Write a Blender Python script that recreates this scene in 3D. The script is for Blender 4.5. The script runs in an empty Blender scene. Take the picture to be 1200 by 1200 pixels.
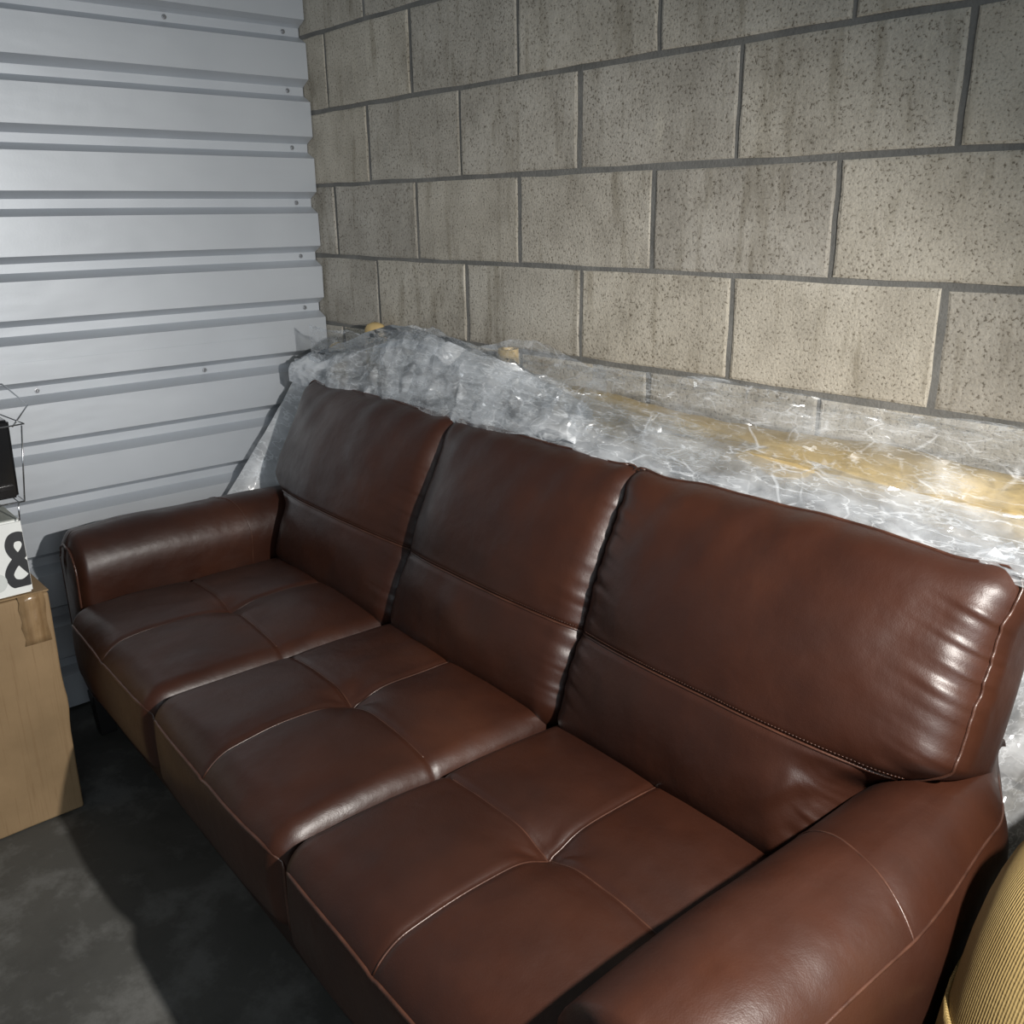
import bpy, bmesh, math, random
import numpy as np
from mathutils import Vector, Matrix

random.seed(7)
RNG = np.random.default_rng(11)
sc = bpy.context.scene
COL = sc.collection

# ------------------------------------------------------------------ camera
FPX, YAW, PIT, ROLL = 1083.08, 2.421046, -0.3145128, -0.0127899
CAM = Vector((2.59866, -1.51716, 1.34163))
f = Vector((math.cos(PIT) * math.cos(YAW), math.cos(PIT) * math.sin(YAW), math.sin(PIT)))
r = f.cross(Vector((0, 0, 1))).normalized()
u = r.cross(f)
cr, sr = math.cos(ROLL), math.sin(ROLL)
r2, u2 = cr * r + sr * u, -sr * r + cr * u
cam = bpy.data.cameras.new('camera')
cam.sensor_width = 36.0
cam.lens = FPX / 1200 * 36
cam.clip_start = 0.05
camo = bpy.data.objects.new('camera', cam)
COL.objects.link(camo)
mw = Matrix.Identity(4)
for i in range(3):
    mw[i][0], mw[i][1], mw[i][2], mw[i][3] = r2[i], u2[i], -f[i], CAM[i]
camo.matrix_world = mw
sc.camera = camo

# ------------------------------------------------------------------ light and exposure
vs = sc.view_settings
vs.view_transform = 'Standard'
vs.look = 'None'
vs.gamma = 1.0
vs.use_curve_mapping = False
vs.exposure = 0.0

world = bpy.data.worlds.new('world')
sc.world = world
world.use_nodes = True
bg = world.node_tree.nodes['Background']
bg.inputs[0].default_value = (0.80, 0.92, 1.0, 1)
bg.inputs[1].default_value = 0.12

def aim(o, tgt):
    d = (Vector(tgt) - o.location).normalized()
    o.rotation_euler = d.to_track_quat('-Z', 'Y').to_euler()

torch = bpy.data.lights.new('torch_light', 'SPOT')
torch.energy = 172
torch.color = (1.0, 0.965, 0.91)
torch.spot_size = math.radians(112)
torch.spot_blend = 1.0
torch.shadow_soft_size = 0.022
to = bpy.data.objects.new('torch_light', torch)
to.location = (2.76, -0.76, 1.42)
COL.objects.link(to)
aim(to, (0.35, -0.82, 0.08))

aisle = bpy.data.lights.new('aisle_light', 'AREA')
aisle.shape = 'RECTANGLE'
aisle.size, aisle.size_y = 2.4, 1.8
aisle.energy = 44
aisle.color = (0.86, 0.94, 1.0)
ao = bpy.data.objects.new('aisle_light', aisle)
ao.location = (5.0, -2.4, 1.35)
COL.objects.link(ao)
aim(ao, (0.6, -0.8, 0.8))

# ------------------------------------------------------------------ helpers
def link(name, me, parent=None, mat=None):
    o = bpy.data.objects.new(name, me)
    COL.objects.link(o)
    if parent is not None:
        o.parent = parent
    if mat is not None and me is not None:
        if len(me.materials) == 0:
            me.materials.append(mat)
    return o

def empty(name, loc=(0, 0, 0), rz=0.0):
    o = bpy.data.objects.new(name, None)
    o.empty_display_size = 0.1
    COL.objects.link(o)
    o.location = loc
    o.rotation_euler = (0, 0, rz)
    return o

def tag(o, label, cat, group=None):
    o['label'] = label
    o['category'] = cat
    if group:
        o['group'] = group
    return o

def mesh(name, V, F, smooth=True):
    me = bpy.data.meshes.new(name)
    me.from_pydata([tuple(map(float, v)) for v in V], [], [tuple(map(int, q)) for q in F])
    me.validate()
    if smooth:
        me.polygons.foreach_set('use_smooth', [True] * len(me.polygons))
    me.update()
    return me

def axis_samples(h, rr, n):
    """positions from -h to h: arc part of length rr at both ends, n inside"""
    rr = min(rr, h * 0.98)
    ang = np.linspace(math.pi / 4, 0, 6)[:-1]
    a = -(h - rr) - rr * np.tan(ang)
    inner = np.linspace(-(h - rr), h - rr, n)
    return np.concatenate([a, inner, -a[::-1]])

def rounded_box(h, rad, n):
    """vertices (N,3) and quads of a box of half sizes h with elliptical edge radii rad"""
    h = np.array(h, float)
    rad = np.minimum(np.array(rad, float), h * 0.98)
    ax = [axis_samples(h[i], rad[i], n[i]) for i in range(3)]
    keys, V, F = {}, [], []
    def vid(p):
        k = tuple(np.round(p, 6))
        if k not in keys:
            keys[k] = len(V)
            V.append(p)
        return keys[k]
    for axi in range(3):
        a, b = [(1, 2), (2, 0), (0, 1)][axi]
        for s in (-1, 1):
            ids = np.empty((len(ax[a]), len(ax[b])), int)
            for i, va in enumerate(ax[a]):
                for j, vb in enumerate(ax[b]):
                    p = [0, 0, 0]
                    p[axi] = s * h[axi]
                    p[a], p[b] = va, vb
                    ids[i, j] = vid(tuple(p))
            q = np.stack([ids[:-1, :-1], ids[1:, :-1], ids[1:, 1:], ids[:-1, 1:]], -1).reshape(-1, 4)
            if s < 0:
                q = q[:, ::-1]
            F.append(q)
    V = np.array(V)
    inner = h - rad
    q = np.clip(V, -inner, inner)
    d = (V - q) / rad
    L = np.linalg.norm(d, axis=1, keepdims=True)
    L[L < 1e-9] = 1
    return q + d / L * rad, np.concatenate(F)

def tube_mesh(name, pts, rad, k=8, closed=False):
    pts = [Vector(p) for p in pts]
    n = len(pts)
    V, F = [], []
    nrm = None
    for i in range(n):
        if closed:
            t = (pts[(i + 1) % n] - pts[i - 1])
        else:
            t = pts[min(i + 1, n - 1)] - pts[max(i - 1, 0)]
        if t.length < 1e-9:
            t = Vector((0, 0, 1))
        t.normalize()
        if nrm is None:
            nrm = t.orthogonal().normalized()
        nrm = (nrm - t * nrm.dot(t))
        if nrm.length < 1e-6:
            nrm = t.orthogonal()
        nrm.normalize()
        b = t.cross(nrm)
        rr = rad[i] if hasattr(rad, '__len__') else rad
        for j in range(k):
            a = 2 * math.pi * j / k
            V.append(pts[i] + (nrm * math.cos(a) + b * math.sin(a)) * rr)
    m = n if closed else n - 1
    for i in range(m):
        for j in range(k):
            a, b_ = i * k + j, i * k + (j + 1) % k
            c, d = ((i + 1) % n) * k + (j + 1) % k, ((i + 1) % n) * k + j
            F.append((a, b_, c, d))
    if not closed:
        F.append(tuple(range(k - 1, -1, -1)))
        F.append(tuple(range((n - 1) * k, n * k)))
    return mesh(name, V, F)

def smoothstep(a, b, x):
    t = np.clip((x - a) / (b - a), 0, 1)
    return t * t * (3 - 2 * t)

def vnoise(x, y, seed=0):
    """smooth value noise in [-1,1]"""
    x = np.asarray(x, float); y = np.asarray(y, float)
    xi, yi = np.floor(x).astype(np.int64), np.floor(y).astype(np.int64)
    fx, fy = x - xi, y - yi
    fx, fy = fx * fx * (3 - 2 * fx), fy * fy * (3 - 2 * fy)
    def hsh(a, b):
        n = (a * 374761393 + b * 668265263 + seed * 974711) & 0x7fffffff
        n = ((n ^ (n >> 13)) * 1274126177) & 0x7fffffff
        n = n ^ (n >> 16)
        return (n & 0xffff) / 32767.5 - 1
    a = hsh(xi, yi) * (1 - fx) + hsh(xi + 1, yi) * fx
    b = hsh(xi, yi + 1) * (1 - fx) + hsh(xi + 1, yi + 1) * fx
    return a * (1 - fy) + b * fy

def facets(P, nseed, size, tilt, seed):
    """crumpled facets: tilted little planes meeting in sharp creases, (N,2)->(N,)"""
    g = np.random.default_rng(seed)
    lo, hi = P.min(0) - size, P.max(0) + size
    c = lo + g.random((nseed, 2)) * (hi - lo)
    gr = g.normal(0, tilt, (nseed, 2))
    hgt = g.normal(0, tilt * size * 0.25, nseed)
    out = np.empty(len(P))
    for i in range(0, len(P), 4000):
        q = P[i:i + 4000]
        d = q[:, None, :] - c[None]
        dist = (d ** 2).sum(-1)
        pl = hgt[None] + (d * gr[None]).sum(-1)
        idx = np.argpartition(dist, 4, axis=1)[:, :4]
        dd = np.take_along_axis(dist, idx, 1)
        pp = np.take_along_axis(pl, idx, 1)
        w = 1 / (dd + (size * 0.12) ** 2) ** 3
        out[i:i + 4000] = (pp * w).sum(1) / w.sum(1)
    return out

# ------------------------------------------------------------------ materials
class M:
    def __init__(self, name):
        self.m = bpy.data.materials.new(name)
        self.m.use_nodes = True
        self.t = self.m.node_tree
        self.t.nodes.clear()
        self.out = self.n('ShaderNodeOutputMaterial')
    def n(self, typ, **kw):
        nd = self.t.nodes.new(typ)
        for k, v in kw.items():
            setattr(nd, k, v)
        return nd
    def l(self, a, b):
        self.t.links.new(a, b)
    def coord(self, kind='Object', scale=(1, 1, 1)):
        tc = self.n('ShaderNodeTexCoord')
        mp = self.n('ShaderNodeMapping')
        mp.inputs['Scale'].default_value = scale
        self.l(tc.outputs[kind], mp.inputs[0])
        return mp.outputs[0]
    def noise(self, co, scale, detail=3, rough=0.55):
        nd = self.n('ShaderNodeTexNoise')
        nd.inputs['Scale'].default_value = scale
        nd.inputs['Detail'].default_value = detail
        nd.inputs['Roughness'].default_value = rough
        self.l(co, nd.inputs['Vector'])
        return nd.outputs['Fac']
    def ramp(self, fac, stops):
        nd = self.n('ShaderNodeValToRGB')
        e = nd.color_ramp.elements
        while len(e) < len(stops):
            e.new(0.5)
        for i, (p, c) in enumerate(stops):
            e[i].position = p
            e[i].color = tuple(c) + (1,) if len(c) == 3 else c
        self.l(fac, nd.inputs[0])
        return nd.outputs[0]
    def mix(self, fac, a, b, blend='MIX'):
        nd = self.n('ShaderNodeMix', data_type='RGBA', blend_type=blend)
        for sock, v in ((nd.inputs[0], fac), (nd.inputs[6], a), (nd.inputs[7], b)):
            if hasattr(v, 'links'):
                self.l(v, sock)
            elif isinstance(v, (int, float)):
                sock.default_value = v
            else:
                sock.default_value = tuple(v) + (1,)
        return nd.outputs[2]
    def math(self, op, a, b=None):
        nd = self.n('ShaderNodeMath', operation=op)
        for i, v in enumerate((a, b)):
            if v is None:
                continue
            if hasattr(v, 'links'):
                self.l(v, nd.inputs[i])
            else:
                nd.inputs[i].default_value = v
        return nd.outputs[0]
    def bump(self, h, strength, dist, prev=None):
        nd = self.n('ShaderNodeBump')
        nd.inputs['Strength'].default_value = strength
        nd.inputs['Distance'].default_value = dist
        self.l(h, nd.inputs['Height'])
        if prev is not None:
            self.l(prev, nd.inputs['Normal'])
        return nd.outputs[0]
    def principled(self, color, rough=0.5, normal=None, metallic=0.0, spec=0.5, sheen=0):
        p = self.n('ShaderNodeBsdfPrincipled')
        if hasattr(color, 'links'):
            self.l(color, p.inputs['Base Color'])
        else:
            p.inputs['Base Color'].default_value = tuple(color) + (1,)
        if hasattr(rough, 'links'):
            self.l(rough, p.inputs['Roughness'])
        else:
            p.inputs['Roughness'].default_value = rough
        p.inputs['Metallic'].default_value = metallic
        p.inputs['Specular IOR Level'].default_value = spec
        if normal is not None:
            self.l(normal, p.inputs['Normal'])
        self.l(p.outputs[0], self.out.inputs[0])
        return p

def mat_leather():
    m = M('brown_leather')
    co = m.coord('Object')
    n1 = m.noise(co, 3.2, 4, 0.6)
    n2 = m.noise(co, 14, 4, 0.6)
    col = m.ramp(n1, [(0.30, (0.0230, 0.0070, 0.0037)), (0.52, (0.0365, 0.0110, 0.0053)), (0.74, (0.0600, 0.0185, 0.0080))])
    col = m.mix(m.math('MULTIPLY', n2, 0.35), col, (0.0225, 0.0072, 0.0043))
    vo = m.n('ShaderNodeTexVoronoi')
    vo.inputs['Scale'].default_value = 520
    m.l(co, vo.inputs['Vector'])
    b = m.bump(vo.outputs['Distance'], 0.16, 0.0006)
    b = m.bump(m.noise(co, 38, 3, 0.5), 0.16, 0.006, b)
    b = m.bump(m.noise(co, 9, 2, 0.5), 0.16, 0.02, b)
    ro = m.ramp(m.noise(co, 7, 4, 0.6), [(0.3, (0.36,) * 3), (0.7, (0.48,) * 3)])
    m.principled(col, ro, b, spec=0.5)
    return m.m

def mat_piping():
    m = M('leather_seam')
    co = m.coord('Object')
    col = m.ramp(m.noise(co, 30, 2), [(0.3, (0.040, 0.015, 0.009)), (0.7, (0.075, 0.030, 0.018))])
    w = m.noise(co, 260, 1)
    m.principled(col, 0.36, m.bump(w, 0.4, 0.001), spec=0.6)
    return m.m

def mat_plain(name, col, rough=0.5, metallic=0.0, nscale=40, nb=0.05, var=0.15, spec=0.5):
    m = M(name)
    co = m.coord('Object')
    n1 = m.noise(co, nscale, 3)
    a = tuple(c * (1 - var) for c in col)
    b = tuple(min(1, c * (1 + var)) for c in col)
    c = m.ramp(n1, [(0.3, a), (0.7, b)])
    m.principled(c, rough, m.bump(n1, nb, 0.003), metallic, spec)
    return m.m

def mat_block():
    m = M('concrete_block')
    tc = m.n('ShaderNodeTexCoord')
    oi = m.n('ShaderNodeObjectInfo')
    add = m.n('ShaderNodeVectorMath', operation='ADD')
    sc_ = m.n('ShaderNodeVectorMath', operation='SCALE')
    comb = m.n('ShaderNodeCombineXYZ')
    for i in range(3):
        m.l(oi.outputs['Random'], comb.inputs[i])
    m.l(comb.outputs[0], sc_.inputs[0])
    sc_.inputs['Scale'].default_value = 37.0
    m.l(tc.outputs['Object'], add.inputs[0])
    m.l(sc_.outputs[0], add.inputs[1])
    co = add.outputs[0]
    st = m.n('ShaderNodeMapping')
    st.inputs['Scale'].default_value = (1.0, 1.0, 0.16)
    m.l(co, st.inputs[0])
    streak = m.noise(st.outputs[0], 26, 3, 0.6)
    cloud = m.noise(co, 7, 4, 0.6)
    grain = m.noise(co, 190, 3, 0.7)
    pits = m.noise(co, 190, 2, 0.6)
    col = m.ramp(cloud, [(0.28, (0.375, 0.344, 0.294)), (0.52, (0.490, 0.454, 0.392)), (0.76, (0.580, 0.544, 0.478))])
    sm = m.ramp(streak, [(0.30, (0.66, 0.64, 0.60)), (0.46, (1, 1, 1)), (0.64, (1, 1, 1)), (0.76, (1.14, 1.14, 1.12))])
    col = m.mix(0.8, col, sm, 'MULTIPLY')
    gr = m.ramp(grain, [(0.30, (0.72, 0.70, 0.67)), (0.5, (1, 1, 1)), (0.72, (1.16, 1.15, 1.12))])
    col = m.mix(0.85, col, gr, 'MULTIPLY')
    pm = m.ramp(pits, [(0.33, (0.42, 0.40, 0.37)), (0.40, (1, 1, 1))])
    col = m.mix(0.8, col, pm, 'MULTIPLY')
    rv = m.ramp(oi.outputs['Random'], [(0.0, (0.86, 0.86, 0.87)), (0.5, (1, 1, 1)), (1.0, (1.06, 1.04, 1.0))])
    col = m.mix(1.0, col, rv, 'MULTIPLY')
    b = m.bump(pits, 0.30, 0.003)
    b = m.bump(grain, 0.30, 0.002, b)
    b = m.bump(cloud, 0.20, 0.02, b)
    m.principled(col, 0.92, b, spec=0.2)
    return m.m

def mat_mortar():
    m = M('grey_mortar')
    co = m.coord('Object')
    n1 = m.noise(co, 12, 4)
    n2 = m.noise(co, 160, 2)
    col = m.ramp(n1, [(0.3, (0.150, 0.147, 0.138)), (0.7, (0.235, 0.229, 0.215))])
    m.principled(col, 0.95, m.bump(n2, 0.5, 0.003), spec=0.15)
    return m.m

def mat_sheet_metal():
    m = M('grey_white_painted_steel')
    co = m.coord('Object')
    n1 = m.noise(co, 2.0, 4)
    n2 = m.noise(co, 170, 2)
    n3 = m.noise(m.coord('Object', (1, 1.2, 9)), 3.0, 3)
    col = m.ramp(n1, [(0.3, (0.455, 0.485, 0.525)), (0.7, (0.53, 0.56, 0.60))])
    col = m.mix(m.ramp(n3, [(0.55, (0, 0, 0)), (0.8, (0.22,) * 3)]), col, (0.44, 0.46, 0.50))
    b = m.bump(n2, 0.10, 0.001)
    b = m.bump(m.noise(m.coord('Object', (1, 1, 3)), 4, 2), 0.15, 0.012, b)
    m.principled(col, 0.46, b, metallic=0.30, spec=0.5)
    return m.m

def mat_floor():
    m = M('dark_concrete_floor')
    co = m.coord('Object')
    n1 = m.noise(co, 1.6, 6, 0.62)
    n2 = m.noise(co, 6.5, 6, 0.68)
    n3 = m.noise(co, 120, 2)
    col = m.ramp(n1, [(0.3, (0.066, 0.066, 0.061)), (0.7, (0.100, 0.097, 0.089))])
    col = m.mix(m.ramp(n2, [(0.50, (0, 0, 0)), (0.62, (0.75,) * 3)]), col, (0.150, 0.148, 0.140))
    dk = m.ramp(m.noise(co, 3.4, 5), [(0.32, (0.62,) * 3), (0.5, (1, 1, 1))])
    col = m.mix(0.8, col, dk, 'MULTIPLY')
    m.principled(col, m.ramp(n2, [(0.3, (0.55,) * 3), (0.7, (0.8,) * 3)]), m.bump(n3, 0.12, 0.002), spec=0.35)
    return m.m

def mat_cardboard():
    m = M('brown_cardboard')
    co = m.coord('Object')
    lines = m.noise(m.coord('Object', (60, 60, 1.2)), 3.2, 3)
    n1 = m.noise(co, 6, 4)
    col = m.ramp(n1, [(0.3, (0.215, 0.142, 0.074)), (0.7, (0.285, 0.190, 0.102))])
    col = m.mix(m.ramp(lines, [(0.56, (0, 0, 0)), (0.72, (0.5,) * 3)]), col, (0.175, 0.105, 0.050))
    b = m.bump(lines, 0.25, 0.002)
    b = m.bump(n1, 0.2, 0.012, b)
    m.principled(col, 0.72, b, spec=0.3)
    return m.m

def mat_tape():
    m = M('brown_packing_tape')
    co = m.coord('Object')
    n1 = m.noise(m.coord('Object', (30, 30, 2)), 3, 3)
    col = m.ramp(n1, [(0.3, (0.19, 0.115, 0.055)), (0.7, (0.29, 0.19, 0.10))])
    m.principled(col, 0.22, m.bump(m.noise(co, 60, 3), 0.4, 0.003), spec=0.6)
    return m.m

def mat_tan(name='tan_canvas', rib=False):
    m = M(name)
    co = m.coord('Object')
    n1 = m.noise(co, 9, 4)
    n2 = m.noise(co, 230, 2)
    col = m.ramp(n1, [(0.3, (0.50, 0.355, 0.150)), (0.7, (0.64, 0.475, 0.225))])
    b = m.bump(n2, 0.3, 0.002)
    if rib:
        col = m.mix(1.0, col, (0.62, 0.60, 0.52), 'MULTIPLY')
        tc = m.n('ShaderNodeUVMap')
        mp = m.n('ShaderNodeMapping')
        mp.inputs['Scale'].default_value = (1, 1, 1)
        m.l(tc.outputs[0], mp.inputs[0])
        w = m.n('ShaderNodeTexWave', wave_type='BANDS', bands_direction='X')
        w.inputs['Scale'].default_value = 88
        w.inputs['Distortion'].default_value = 0.25
        w.inputs['Detail Scale'].default_value = 1.5
        m.l(mp.outputs[0], w.inputs[0])
        w2 = m.n('ShaderNodeTexWave', wave_type='BANDS', bands_direction='Y')
        w2.inputs['Scale'].default_value = 90
        m.l(mp.outputs[0], w2.inputs[0])
        col = m.mix(m.math('MULTIPLY', m.math('SUBTRACT', 1.0, w.outputs['Fac']), 0.40), col, (0.26, 0.175, 0.065))
        b = m.bump(w.outputs['Fac'], 0.4, 0.002, b)
        b = m.bump(w2.outputs['Fac'], 0.06, 0.0006, b)
    m.principled(col, 0.62, b, spec=0.4)
    return m.m

def mat_film(name, haze, tint=(0.97, 0.98, 0.99), gloss=0.16, rough=0.16, scale=1.0, facet=1.0, lo_=0.45, hi_=1.55, line_=0.12, lw_=0.018):
    """thin polythene: see-through, hazy where it lies in several folds, with little flat facets that glint"""
    m = M(name)
    co = m.coord('Object')
    nz = m.n('ShaderNodeTexNoise')
    nz.inputs['Scale'].default_value = 9
    nz.inputs['Detail'].default_value = 2
    m.l(co, nz.inputs['Vector'])
    s = m.n('ShaderNodeVectorMath', operation='SCALE')
    s.inputs['Scale'].default_value = 0.05
    m.l(nz.outputs['Color'], s.inputs[0])
    wrp = m.n('ShaderNodeVectorMath', operation='ADD')
    m.l(co, wrp.inputs[0]); m.l(s.outputs[0], wrp.inputs[1])
    geo = m.n('ShaderNodeNewGeometry')
    cur = None
    for k, (sc_, st, amt, rot) in enumerate(((19, 0.38, 0.75, 0.25), (47, 0.40, 0.75, -0.5), (95, 0.5, 0.45, 0.9))):
        mp = m.n('ShaderNodeMapping')
        mp.inputs['Rotation'].default_value = (0.4 * rot, rot * 0.7, rot)
        mp.inputs['Scale'].default_value = (st, 1, 1)
        m.l(wrp.outputs[0], mp.inputs[0])
        vo = m.n('ShaderNodeTexVoronoi')
        vo.inputs['Scale'].default_value = sc_ * scale
        m.l(mp.outputs[0], vo.inputs['Vector'])
        sb = m.n('ShaderNodeVectorMath', operation='SUBTRACT')
        sb.inputs[1].default_value = (0.5, 0.5, 0.5)
        m.l(vo.outputs['Color'], sb.inputs[0])
        sl = m.n('ShaderNodeVectorMath', operation='SCALE')
        sl.inputs['Scale'].default_value = amt * facet
        m.l(sb.outputs[0], sl.inputs[0])
        if cur is None:
            cur = sl.outputs[0]
        else:
            ad = m.n('ShaderNodeVectorMath', operation='ADD')
            m.l(cur, ad.inputs[0]); m.l(sl.outputs[0], ad.inputs[1])
            cur = ad.outputs[0]
    def bent(k):
        sl = m.n('ShaderNodeVectorMath', operation='SCALE')
        sl.inputs['Scale'].default_value = k
        m.l(cur, sl.inputs[0])
        ad = m.n('ShaderNodeVectorMath', operation='ADD')
        m.l(geo.outputs['Normal'], ad.inputs[0]); m.l(sl.outputs[0], ad.inputs[1])
        nm = m.n('ShaderNodeVectorMath', operation='NORMALIZE')
        m.l(ad.outputs[0], nm.inputs[0])
        return nm.outputs[0]
    nh, nd = bent(1.0), bent(0.25)
    tr = m.n('ShaderNodeBsdfTransparent')
    tr.inputs[0].default_value = tint + (1,)
    df = m.n('ShaderNodeBsdfDiffuse')
    df.inputs[0].default_value = (0.92, 0.945, 0.975, 1)
    m.l(nd, df.inputs['Normal'])
    tl = m.n('ShaderNodeBsdfTranslucent')
    tl.inputs[0].default_value = (0.92, 0.945, 0.975, 1)
    m.l(nd, tl.inputs['Normal'])
    hz = m.n('ShaderNodeMixShader')
    hz.inputs[0].default_value = 0.30
    m.l(df.outputs[0], hz.inputs[1]); m.l(tl.outputs[0], hz.inputs[2])
    # folded-over areas are hazier; thin crease lines paint bright glints into the haze
    big = m.noise(m.coord('Object', (0.5, 1, 1)), 11, 4, 0.6)
    area_ = m.ramp(big, [(0.38, (haze * lo_,) * 3), (0.52, (haze,) * 3), (0.66, (min(0.97, haze * hi_),) * 3)])
    ln = m.noise(m.coord('Object', (0.22, 1, 1)), 42 * scale, 3, 0.6)
    line = m.math('ABSOLUTE', m.math('SUBTRACT', ln, 0.5))
    lnr = m.ramp(line, [(0.0, (min(0.6, haze + line_),) * 3), (lw_, (0, 0, 0))])
    mpe = m.n('ShaderNodeMapping')
    mpe.inputs['Rotation'].default_value = (0.3, 0.5, 0.4)
    mpe.inputs['Scale'].default_value = (0.55, 1, 1)
    m.l(wrp.outputs[0], mpe.inputs[0])
    ve = m.n('ShaderNodeTexVoronoi', feature='DISTANCE_TO_EDGE')
    ve.inputs['Scale'].default_value = 27 * scale
    m.l(mpe.outputs[0], ve.inputs['Vector'])
    edg = m.ramp(ve.outputs['Distance'], [(0.0, (1, 1, 1)), (0.05, (0, 0, 0))])
    emk = m.ramp(m.noise(co, 16, 2), [(0.48, (0, 0, 0)), (0.60, (line_ * 1.0,) * 3)])
    area_ = m.math('ADD', area_, m.math('MULTIPLY', edg, emk))
    fz = m.math('MINIMUM', m.math('ADD', area_, m.math('MULTIPLY', lnr, 0.6)), 0.95)
    base = m.n('ShaderNodeMixShader')
    m.l(fz, base.inputs[0])
    m.l(tr.outputs[0], base.inputs[1]); m.l(hz.outputs[0], base.inputs[2])
    gl = m.n('ShaderNodeBsdfGlossy')
    gl.inputs['Roughness'].default_value = rough
    gl.inputs[0].default_value = (1, 1, 1, 1)
    m.l(nh, gl.inputs['Normal'])
    lw = m.n('ShaderNodeLayerWeight')
    lw.inputs['Blend'].default_value = 0.3
    m.l(nd, lw.inputs['Normal'])
    fac = m.math('MINIMUM', m.math('ADD', m.math('MULTIPLY', lw.outputs['Fresnel'], 0.22), gloss * 0.5), 0.45)
    fin = m.n('ShaderNodeMixShader')
    m.l(fac, fin.inputs[0])
    m.l(base.outputs[0], fin.inputs[1]); m.l(gl.outputs[0], fin.inputs[2])
    m.l(fin.outputs[0], m.out.inputs[0])
    return m.m

LEATHER = mat_leather()
PIPING = mat_piping()
BLOCK = mat_block()
MORTAR = mat_mortar()
STEEL = mat_sheet_metal()
FLOOR = mat_floor()
CARD = mat_cardboard()
TAPE = mat_tape()
TAN = mat_tan()
TANRIB = mat_tan('tan_ribbed_weave', True)
FILM = mat_film('clear_plastic_film', 0.07, gloss=0.12, lo_=0.2, hi_=4.0, line_=0.3)
FILM_FLAP = mat_film('stiff_clear_film', 0.06, gloss=0.40, facet=0.6, hi_=3.0, line_=0.3)
FILM_MILKY = mat_film('milky_plastic_film', 0.66, gloss=0.22, facet=1.35, lo_=0.55, hi_=1.5, line_=0.35, lw_=0.035)
FILM_HAZE = mat_film('hazy_plastic_film', 0.26, gloss=0.17, facet=1.2, line_=0.3)
FILM_CURTAIN = mat_film('smooth_milky_film', 0.74, lo_=0.75, hi_=1.25, gloss=0.05, scale=0.5, facet=0.22)
BLACKWOOD = mat_plain('black_wood', (0.010, 0.009, 0.009), 0.4)
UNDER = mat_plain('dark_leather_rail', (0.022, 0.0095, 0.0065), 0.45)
SCREW = mat_plain('screw_steel', (0.35, 0.36, 0.38), 0.35, 0.8)
WHITECARD = mat_plain('white_carton', (0.74, 0.75, 0.73), 0.55, nscale=9, var=0.05)
GREYCARD = mat_plain('grey_carton_top', (0.40, 0.42, 0.38), 0.6, nscale=9, var=0.08)
INK = mat_plain('black_ink', (0.020, 0.021, 0.024), 0.55)
STICKER = mat_plain('pale_sticker', (0.60, 0.62, 0.60), 0.25, var=0.03)
GLOSSBLACK = mat_plain('glossy_black_plastic', (0.006, 0.006, 0.007), 0.12, var=0.05, nb=0.0)
CHROME = mat_plain('bright_wire', (0.62, 0.63, 0.65), 0.22, 1.0, nb=0.0, var=0.05)

# ------------------------------------------------------------------ floor
V = [(-0.06, -3.4, 0), (5.2, -3.4, 0), (5.2, 0.02, 0), (-0.06, 0.02, 0),
     (-0.06, -3.4, -0.12), (5.2, -3.4, -0.12), (5.2, 0.02, -0.12), (-0.06, 0.02, -0.12)]
F6 = [(0, 1, 2, 3), (7, 6, 5, 4), (0, 4, 5, 1), (1, 5, 6, 2), (2, 6, 7, 3), (3, 7, 4, 0)]
fl = link('floor', mesh('floor', V, F6, False), None, FLOOR)
fl['kind'] = 'structure'

# ------------------------------------------------------------------ block wall (y = 0 plane, facing -y)
MOD = 0.2032
JT = 0.0115
wb = link('wall_back', None)
wb = None
bm = bmesh.new()
def add_box(bm, lo, hi):
    vs_ = [bm.verts.new((x, y, z)) for z in (lo[2], hi[2]) for y in (lo[1], hi[1]) for x in (lo[0], hi[0])]
    for q in ((0, 2, 3, 1), (4, 5, 7, 6), (0, 1, 5, 4), (2, 6, 7, 3), (0, 4, 6, 2), (1, 3, 7, 5)):
        bm.faces.new([vs_[i] for i in q])
add_box(bm, (-0.06, 0.0030, 0), (5.2, 0.16, 2.64))
me = bpy.data.meshes.new('wall_back')
bm.to_mesh(me); bm.free()
for o in [o for o in bpy.data.objects if o.name.startswith('wall_back')]:
    bpy.data.objects.remove(o)
wb = link('wall_back', me, None, MORTAR)
wb['kind'] = 'structure'

def block_mesh(w, seed):
    """one face-shell of a block: bevelled and slightly uneven, origin at its face centre"""
    g = random.Random(seed)
    h = MOD - JT
    hw, hh, b = w / 2, h / 2, 0.0035
    def loop(ins, y, jit):
        pts = []
        n = 4
        cs = [(-hw + ins, -hh + ins), (hw - ins, -hh + ins), (hw - ins, hh - ins), (-hw + ins, hh - ins)]
        for k in range(4):
            a, c = cs[k], cs[(k + 1) % 4]
            for j in range(n):
                t = j / n
                pts.append((a[0] + (c[0] - a[0]) * t + g.uniform(-jit, jit), y, a[1] + (c[1] - a[1]) * t + g.uniform(-jit, jit)))
        return pts
    L0 = loop(0, 0.03, 0)
    L1 = loop(0, 0.0017, 0.0016)
    L2 = loop(b * 1.4, 0.0, 0.0016)
    V = L0 + L1 + L2
    n = len(L0)
    F = []
    for ring in (0, 1):
        for k in range(n):
            a, c = ring * n + k, ring * n + (k + 1) % n
            F.append((a, c, c + n, a + n))
    F.append(tuple(range(2 * n, 3 * n)))
    me = mesh('block', V, F, False)
    me.materials.append(BLOCK)
    return me

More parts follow.
